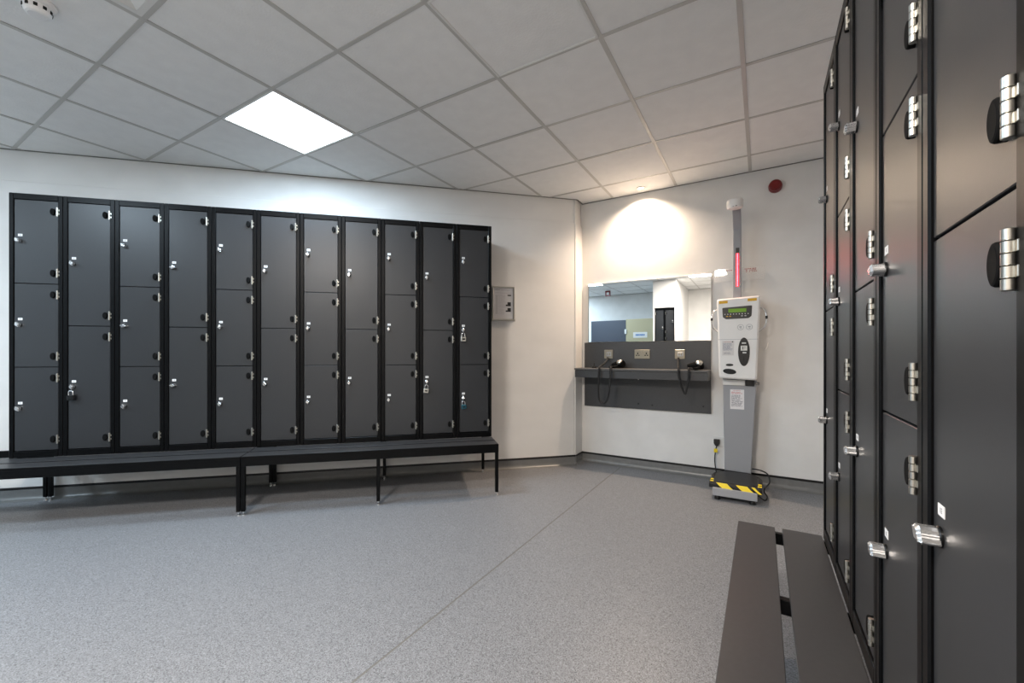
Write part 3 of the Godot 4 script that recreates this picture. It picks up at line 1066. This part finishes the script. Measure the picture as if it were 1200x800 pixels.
	m.xf = Transform3D(Basis(Vector3.BACK, -0.12), Vector3(-0.050, 0.973, 0))
	m.prism(ellipse(0.049, 0.022, 26), hz - 0.001, hz + 0.004, 0.0015)
	obj("ticket_outlet", m, mats["rubber"], head)
	for s in [[-0.096, 1.555, -0.05], [0.112, 1.564, 0.05]]:
		m = Mb.new()
		m.xf = Transform3D(Basis(Vector3.BACK, 0.03), Vector3(s[0], s[1], hz))
		m.box(Vector3(0, -0.008, 0.0006), Vector3(0.064, 0.022, 0.0014), 0.0003)
		obj("warning_label", m, mats["orange label"], head)
	for s: int in [-1, 1]:
		m = Mb.new()
		var cx: float = 0.012 + s * 0.146
		m.tube(curve([Vector3(cx, 1.495, -0.19), Vector3(cx + s * 0.036, 1.480, -0.165), Vector3(cx + s * 0.054, 1.415, -0.15), Vector3(cx + s * 0.044, 1.345, -0.16), Vector3(cx, 1.300, -0.19)], 8), 0.0065, 12)
		var h := obj("handle", m, mats["chrome"], t)
		m = Mb.new()
		m.tube([Vector3(cx + s * 0.0535, 1.425, -0.15), Vector3(cx + s * 0.0535, 1.400, -0.15)], 0.0085, 12)
		obj("grip_band", m, mats["black plastic"], h)

	# mast with its light strip, bent forward under the measuring head
	m = Mb.new()
	m.prism(rounded(0.062, 0.60, 0.004, 2, Vector2(0.0, 1.870)), -4.055 + 3.79, -3.995 + 3.79, 0.004)
	var mast := obj("mast", m, mats["scale grey"], t)
	m = Mb.new()
	m.xf = Transform3D(Basis(Vector3.RIGHT, 0.62), Vector3(0.0, 2.165, -0.235))
	m.box(Vector3(0, 0.085, 0), Vector3(0.062, 0.20, 0.056), 0.004)
	obj("mast_arm", m, mats["scale grey"], t)
	m = Mb.new()
	m.box(Vector3(0.004, 1.985, -0.2045), Vector3(0.026, 0.046, 0.003), 0.0005)
	obj("sensor_window", m, mats["black plastic"], mast)
	m = Mb.new()
	m.box(Vector3(0.004, 1.823, -0.2055), Vector3(0.022, 0.282, 0.002), 0.0005)
	obj("strip_channel", m, mats["led channel"], mast)
	m = Mb.new()
	m.box(Vector3(0.004, 1.823, -0.2035), Vector3(0.009, 0.276, 0.004), 0.001)
	obj("led_strip", m, mats["led red"], mast)
	var l := AreaLight3D.new()
	l.name = "strip_lamp"
	l.area_size = Vector2(0.013, 0.276)
	l.light_color = Color(1.0, 0.04, 0.08)
	l.light_energy = 0.03
	l.area_range = 8.0
	l.area_attenuation = 2.0
	l.shadow_enabled = true
	l.position = Vector3(0.004, 1.823, -0.200)
	l.rotation.y = PI
	t.add_child(l)
	l.rotation.y = 0.0
	l.basis = Basis.IDENTITY.rotated(Vector3.UP, PI)
	m = Mb.new()
	m.xf = Transform3D(Basis(Vector3.RIGHT, 0.12), Vector3(-0.007, 2.285, -0.035))
	m.lathe([Vector2(0.0, 0.0), Vector2(0.046, 0.0), Vector2(0.056, 0.006), Vector2(0.059, 0.02), Vector2(0.059, 0.062), Vector2(0.054, 0.074), Vector2(0.04, 0.078), Vector2(0.0, 0.080)], 36, Vector2(1.0, 1.1))
	var puck := obj("measuring_head", m, mats["scale white"], t)
	m = Mb.new()
	m.box(Vector3(-0.005, 2.293, 0.018), Vector3(0.030, 0.010, 0.022), 0.002)
	obj("sensor", m, mats["black plastic"], puck)

	m = Mb.new()
	m.tube(curve([Vector3(0.160, 1.30, -0.22), Vector3(0.176, 1.25, -0.23), Vector3(0.178, 1.19, -0.24), Vector3(0.192, 1.15, -0.26), Vector3(0.215, 1.17, -0.30), Vector3(0.225, 1.21, -0.355)], 8), 0.0022, 8)
	obj("thin_cord", m, mats["white plastic"], t)

	# mains lead: socket on the wall, plug with a yellow tag, and the loops on the other side
	var sk := thing("wall_socket", "white wall socket low on the wall beside the scale's pillar", "socket", Vector3(-0.335, 0.297, END_Z))
	m = Mb.new()
	m.prism(rounded(0.146, 0.086, 0.006, 4, Vector2(0.03, 0.043)), 0.0005, 0.010, 0.003)
	obj("face_plate", m, mats["white plastic"], sk)
	m = Mb.new()
	m.box(Vector3(0.03, 0.062, 0.011), Vector3(0.012, 0.018, 0.004), 0.001)
	obj("switch", m, mats["white plastic"], sk)
	var pl := thing("power_lead", "black plug and lead with a yellow tag beside the scale", "power lead", Vector3(-0.345, 0.11, -4.13))
	var po := Vector3(0.345, -0.11, 4.13)
	m = Mb.new()
	m.prism(round_corners([Vector2(-0.024, 0.250), Vector2(0.024, 0.250), Vector2(0.024, 0.215), Vector2(0.012, 0.192), Vector2(-0.012, 0.192), Vector2(-0.024, 0.215)], 0.006, 4), -0.019, 0.008, 0.004)
	obj("plug", m, mats["black plastic"], pl)
	m = Mb.new()
	m.tube(curve([Vector3(-0.345, 0.305, -4.128), Vector3(-0.355, 0.25, -4.125), Vector3(-0.36, 0.18, -4.122), Vector3(-0.352, 0.10, -4.115), Vector3(-0.335, 0.045, -4.10), Vector3(-0.30, 0.012, -4.06), Vector3(-0.25, 0.008, -4.03)].map(func(p): return p + po), 8), 0.0045, 10)
	obj("cord", m, mats["rubber"], pl)
	m = Mb.new()
	m.box(Vector3(-0.352, 0.262, -4.118) + po, Vector3(0.030, 0.034, 0.003), 0.001)
	obj("tag", m, mats["yellow"], pl)
	m = Mb.new()
	m.tube(curve([Vector3(-0.07, 0.16, -4.03), Vector3(-0.01, 0.165, -3.99), Vector3(0.04, 0.155, -3.93), Vector3(0.052, 0.11, -3.87), Vector3(0.02, 0.07, -3.82), Vector3(0.015, 0.052, -3.78), Vector3(0.035, 0.03, -3.74), Vector3(0.02, 0.012, -3.70), Vector3(-0.02, 0.035, -3.70), Vector3(-0.045, 0.045, -3.72)].map(func(p): return p + off), 8), 0.005, 10)
	obj("side_cable", m, mats["rubber"], t)


# ------------------------------------------------------------------ small things on walls and ceiling
func build_wall_things():
	# red sounder
	var t := thing("alarm_sounder", "round dark red alarm sounder high on the end wall", "alarm", Vector3(0.096, 2.518, END_Z))
	var m := Mb.new()
	m.xf = Transform3D(Basis(Vector3.RIGHT, Vector3.BACK, Vector3.DOWN), Vector3.ZERO)
	m.lathe([Vector2(0.050, 0.0005), Vector2(0.050, 0.030), Vector2(0.046, 0.034)], 32)
	obj("base", m, mats["red plastic"], t)
	m = Mb.new()
	m.xf = Transform3D(Basis(Vector3.RIGHT, Vector3.BACK, Vector3.DOWN), Vector3.ZERO)
	m.lathe([Vector2(0.0465, 0.032), Vector2(0.047, 0.052), Vector2(0.043, 0.062), Vector2(0.036, 0.066), Vector2(0.028, 0.060), Vector2(0.0, 0.060)], 32)
	obj("horn", m, mats["red plastic"], t)

	# clear notice behind the mast
	t = thing("acrylic_notice", "clear acrylic notice with red print behind the scale's mast", "notice", Vector3(-0.170, 1.752, END_Z + 0.002), -0.011)
	m = Mb.new()
	m.box(Vector3(0, 0.058, 0.006), Vector3(0.385, 0.115, 0.004), 0.0006)
	obj("sheet", m, mats["acrylic"], t)
	var r := RandomNumberGenerator.new()
	r.seed = 4
	for s: int in [-1, 1]:
		m = Mb.new()
		for row in 3:
			var x := 0.045
			while x < 0.135:
				if row > 0 and x < 0.06 + 0.02 * row:
					x += 0.01
				var wd := r.randf_range(0.004, 0.012)
				m.box(Vector3(s * x if s > 0 else -0.185 + x, 0.100 - row * 0.012, 0.0033), Vector3(wd, 0.0075, 0.0006))
				x += wd + 0.0035
			if s < 0:
				break
		obj("red_lettering", m, mats["red print"], t)

	# framed notice beside the long bank
	var turn := atan2(dir_n.x, dir_n.z)
	t = thing("framed_notice", "silver snap-framed paper notice with black blocks beside the long bank", "notice", on_wall(0.850, 1.440, -3.99), turn)
	m = Mb.new()
	for s: int in [-1, 1]:
		m.box(Vector3(s * 0.104, 0.165, 0.009), Vector3(0.014, 0.330, 0.016), 0.004)
	m.box(Vector3(0, 0.323, 0.009), Vector3(0.222, 0.014, 0.016), 0.004)
	m.box(Vector3(0, 0.007, 0.012), Vector3(0.236, 0.018, 0.022), 0.004)
	obj("frame", m, mats["satin steel"], t)
	m = Mb.new()
	m.box(Vector3(0, 0.165, 0.004), Vector3(0.200, 0.310, 0.005))
	m.quad(Vector3(-0.098, 0.317, 0.0068), Vector3(0.098, 0.317, 0.0068), Vector3(0.098, 0.014, 0.0068), Vector3(-0.098, 0.014, 0.0068), Vector3.BACK, true)
	var ink := Color(0.06, 0.06, 0.06)
	var pale := Color(0.60, 0.60, 0.62)
	obj("paper", m, printed(200, 310, Color(0.78, 0.78, 0.79), [[Rect2i(20, 14, 50, 12), Color(0.35, 0.35, 0.37), 11], [Rect2i(80, 20, 100, 12), pale, 10], [Rect2i(20, 48, 160, 3), pale], [Rect2i(20, 70, 24, 190), Color(0.70, 0.70, 0.71)], [Rect2i(52, 66, 70, 120), Color(0.66, 0.66, 0.68), 12], [Rect2i(52, 190, 110, 3), pale], [Rect2i(142, 66, 36, 13), ink],
		[Rect2i(142, 140, 34, 24), ink], [Rect2i(124, 164, 52, 16), ink], [Rect2i(142, 198, 34, 24), ink], [Rect2i(124, 222, 52, 14), ink], [Rect2i(52, 205, 60, 60), Color(0.66, 0.66, 0.68), 12]], 2), t)

	# smoke detector, air vent and the panel that is switched off
	t = thing("smoke_detector", "white round smoke detector on the ceiling at the left", "smoke detector", Vector3(-2.775, TOP + 0.003, -0.525))
	m = Mb.new()
	m.lathe([Vector2(0.062, 0.0), Vector2(0.062, -0.010), Vector2(0.058, -0.016), Vector2(0.050, -0.020), Vector2(0.046, -0.022)], 40)
	obj("base", m, mats["detector white"], t)
	m = Mb.new()
	m.lathe([Vector2(0.048, -0.018), Vector2(0.045, -0.044), Vector2(0.038, -0.055), Vector2(0.030, -0.059), Vector2(0.0, -0.060)], 40)
	obj("chamber", m, mats["detector white"], t)
	for k in 10:
		m = Mb.new()
		m.xf = Transform3D(Basis(Vector3.UP, TAU * k / 10.0), Vector3.ZERO)
		m.box(Vector3(0, -0.034, 0.0462), Vector3(0.013, 0.014, 0.004), 0.001)
		obj("slot", m, mats["gap"], t)

	t = thing("air_vent", "square white ceiling air vent at the top left edge", "air vent", cell(3, -2))
	for k in 5:
		m = Mb.new()
		var a := 0.291 if k == 0 else 0.263 - (k - 1) * 0.058
		var b := a - (0.028 if k == 0 else 0.056)
		var ya := 0.0005 if k == 0 else 0.002
		var yb := 0.0 if k == 0 else 0.026
		for q in 4:
			m.xf = Transform3D(Basis(Vector3.UP, PI / 2 * q), Vector3.ZERO)
			m.quad(Vector3(-a, ya, a), Vector3(a, ya, a), Vector3(b, yb, b), Vector3(-b, yb, b), Vector3(0, -1, 0.0 if k == 0 else -0.5).normalized())
			m.quad(Vector3(-a, ya + 0.002, a), Vector3(a, ya + 0.002, a), Vector3(b, yb + 0.002, b), Vector3(-b, yb + 0.002, b), Vector3(0, 1, 0.5).normalized())
		obj("vane" if k else "flange", m, mats["white plastic"], t)
	m = Mb.new()
	m.box(Vector3(0, 0.06, 0), Vector3(0.58, 0.02, 0.58))
	obj("duct_box", m, mats["plenum"], t)
	panel_light("unlit square ceiling panel with a raised rim, overhead in the middle", Vector2i(5, 0), Color.WHITE, 0.0, "diffuser warm")


# ------------------------------------------------------------------ what the mirror shows behind the camera
func build_behind():
	var d := Mb.new()
	d.box(Vector3(-3.19, 0.957, 1.63), Vector3(0.86, 1.915, 0.03), 0.003)
	var door := structure("door_1", d, mats["door charcoal"])
	d = Mb.new()
	d.box(Vector3(-2.765, 1.64, 1.605), Vector3(0.05, 0.11, 0.03), 0.006)
	obj("door_handle", d, mats["white plastic"], door)
	d = Mb.new()
	d.box(Vector3(-2.445, 0.965, 1.63), Vector3(0.63, 1.93, 0.03), 0.003)
	structure("door_2", d, mats["door cream"])
	d = Mb.new()
	d.prism(rounded(0.32, 0.13, 0.01), 0.0, 0.004, 0.001)
	var s := thing("door_sign", "white sign with blue print on the cream door seen in the mirror", "sign", Vector3(-2.43, 1.555, 1.6145), PI)
	obj("plate", d, mats["white plastic"], s)
	d = Mb.new()
	for k in 9:
		d.box(Vector3(-0.096 + k * 0.024, 0.0, 0.0045), Vector3(0.017, 0.04, 0.001))
	obj("blue_lettering", d, mats["sign blue"], s)

	# the built-in lockers with the wall above them
	var w := Mb.new()
	w.box(Vector3(-1.785, 2.40, 1.915), Vector3(0.42, 0.60, 1.73))
	w.box(Vector3(-1.785, 1.10, 2.17), Vector3(0.42, 2.20, 1.22))
	w.box(Vector3(-1.565, 1.35, 1.915), Vector3(0.03, 2.70, 1.73))
	w.box(Vector3(-2.005, 1.35, 1.915), Vector3(0.03, 2.70, 1.73))
	w.box(Vector3(-1.785, 0.205, 1.30), Vector3(0.42, 0.41, 0.48))
	structure("wall_partition", w, mats["wall paint"])
	for k in 2:        # narrower and a little lower than the lockers in the room
		var lk := locker(2 + k, ["two-door narrow built-in locker seen in the mirror, beside the cream door", "three-door narrow built-in locker seen in the mirror, beside the bright wall end"][k], Vector3(-1.8875 + 0.2045 * k, 0.411, 1.075), PI, "built-in lockers seen in the mirror", [10, 5, 0])
		lk.scale = Vector3(0.67, 0.93, 1.0)

	# red exit lamp box hanging from the ceiling
	var e := thing("exit_sign", "small red and white hanging sign seen in the mirror", "sign", Vector3(-3.29, 2.525, 1.9), PI)
	var m := Mb.new()
	m.box(Vector3(0, 0.085, 0), Vector3(0.13, 0.14, 0.03), 0.004)
	obj("box", m, mats["red plastic"], e)
	m = Mb.new()
	m.box(Vector3(0, 0.085, 0.0155), Vector3(0.06, 0.06, 0.002))
	obj("pictogram", m, mats["white plastic"], e)
	m = Mb.new()
	for x in [-0.045, 0.045]:
		m.tube([Vector3(x, 0.135, 0), Vector3(x, TOP - 2.525, 0)], 0.003, 8)
	obj("hanger", m, mats["chrome"], e)
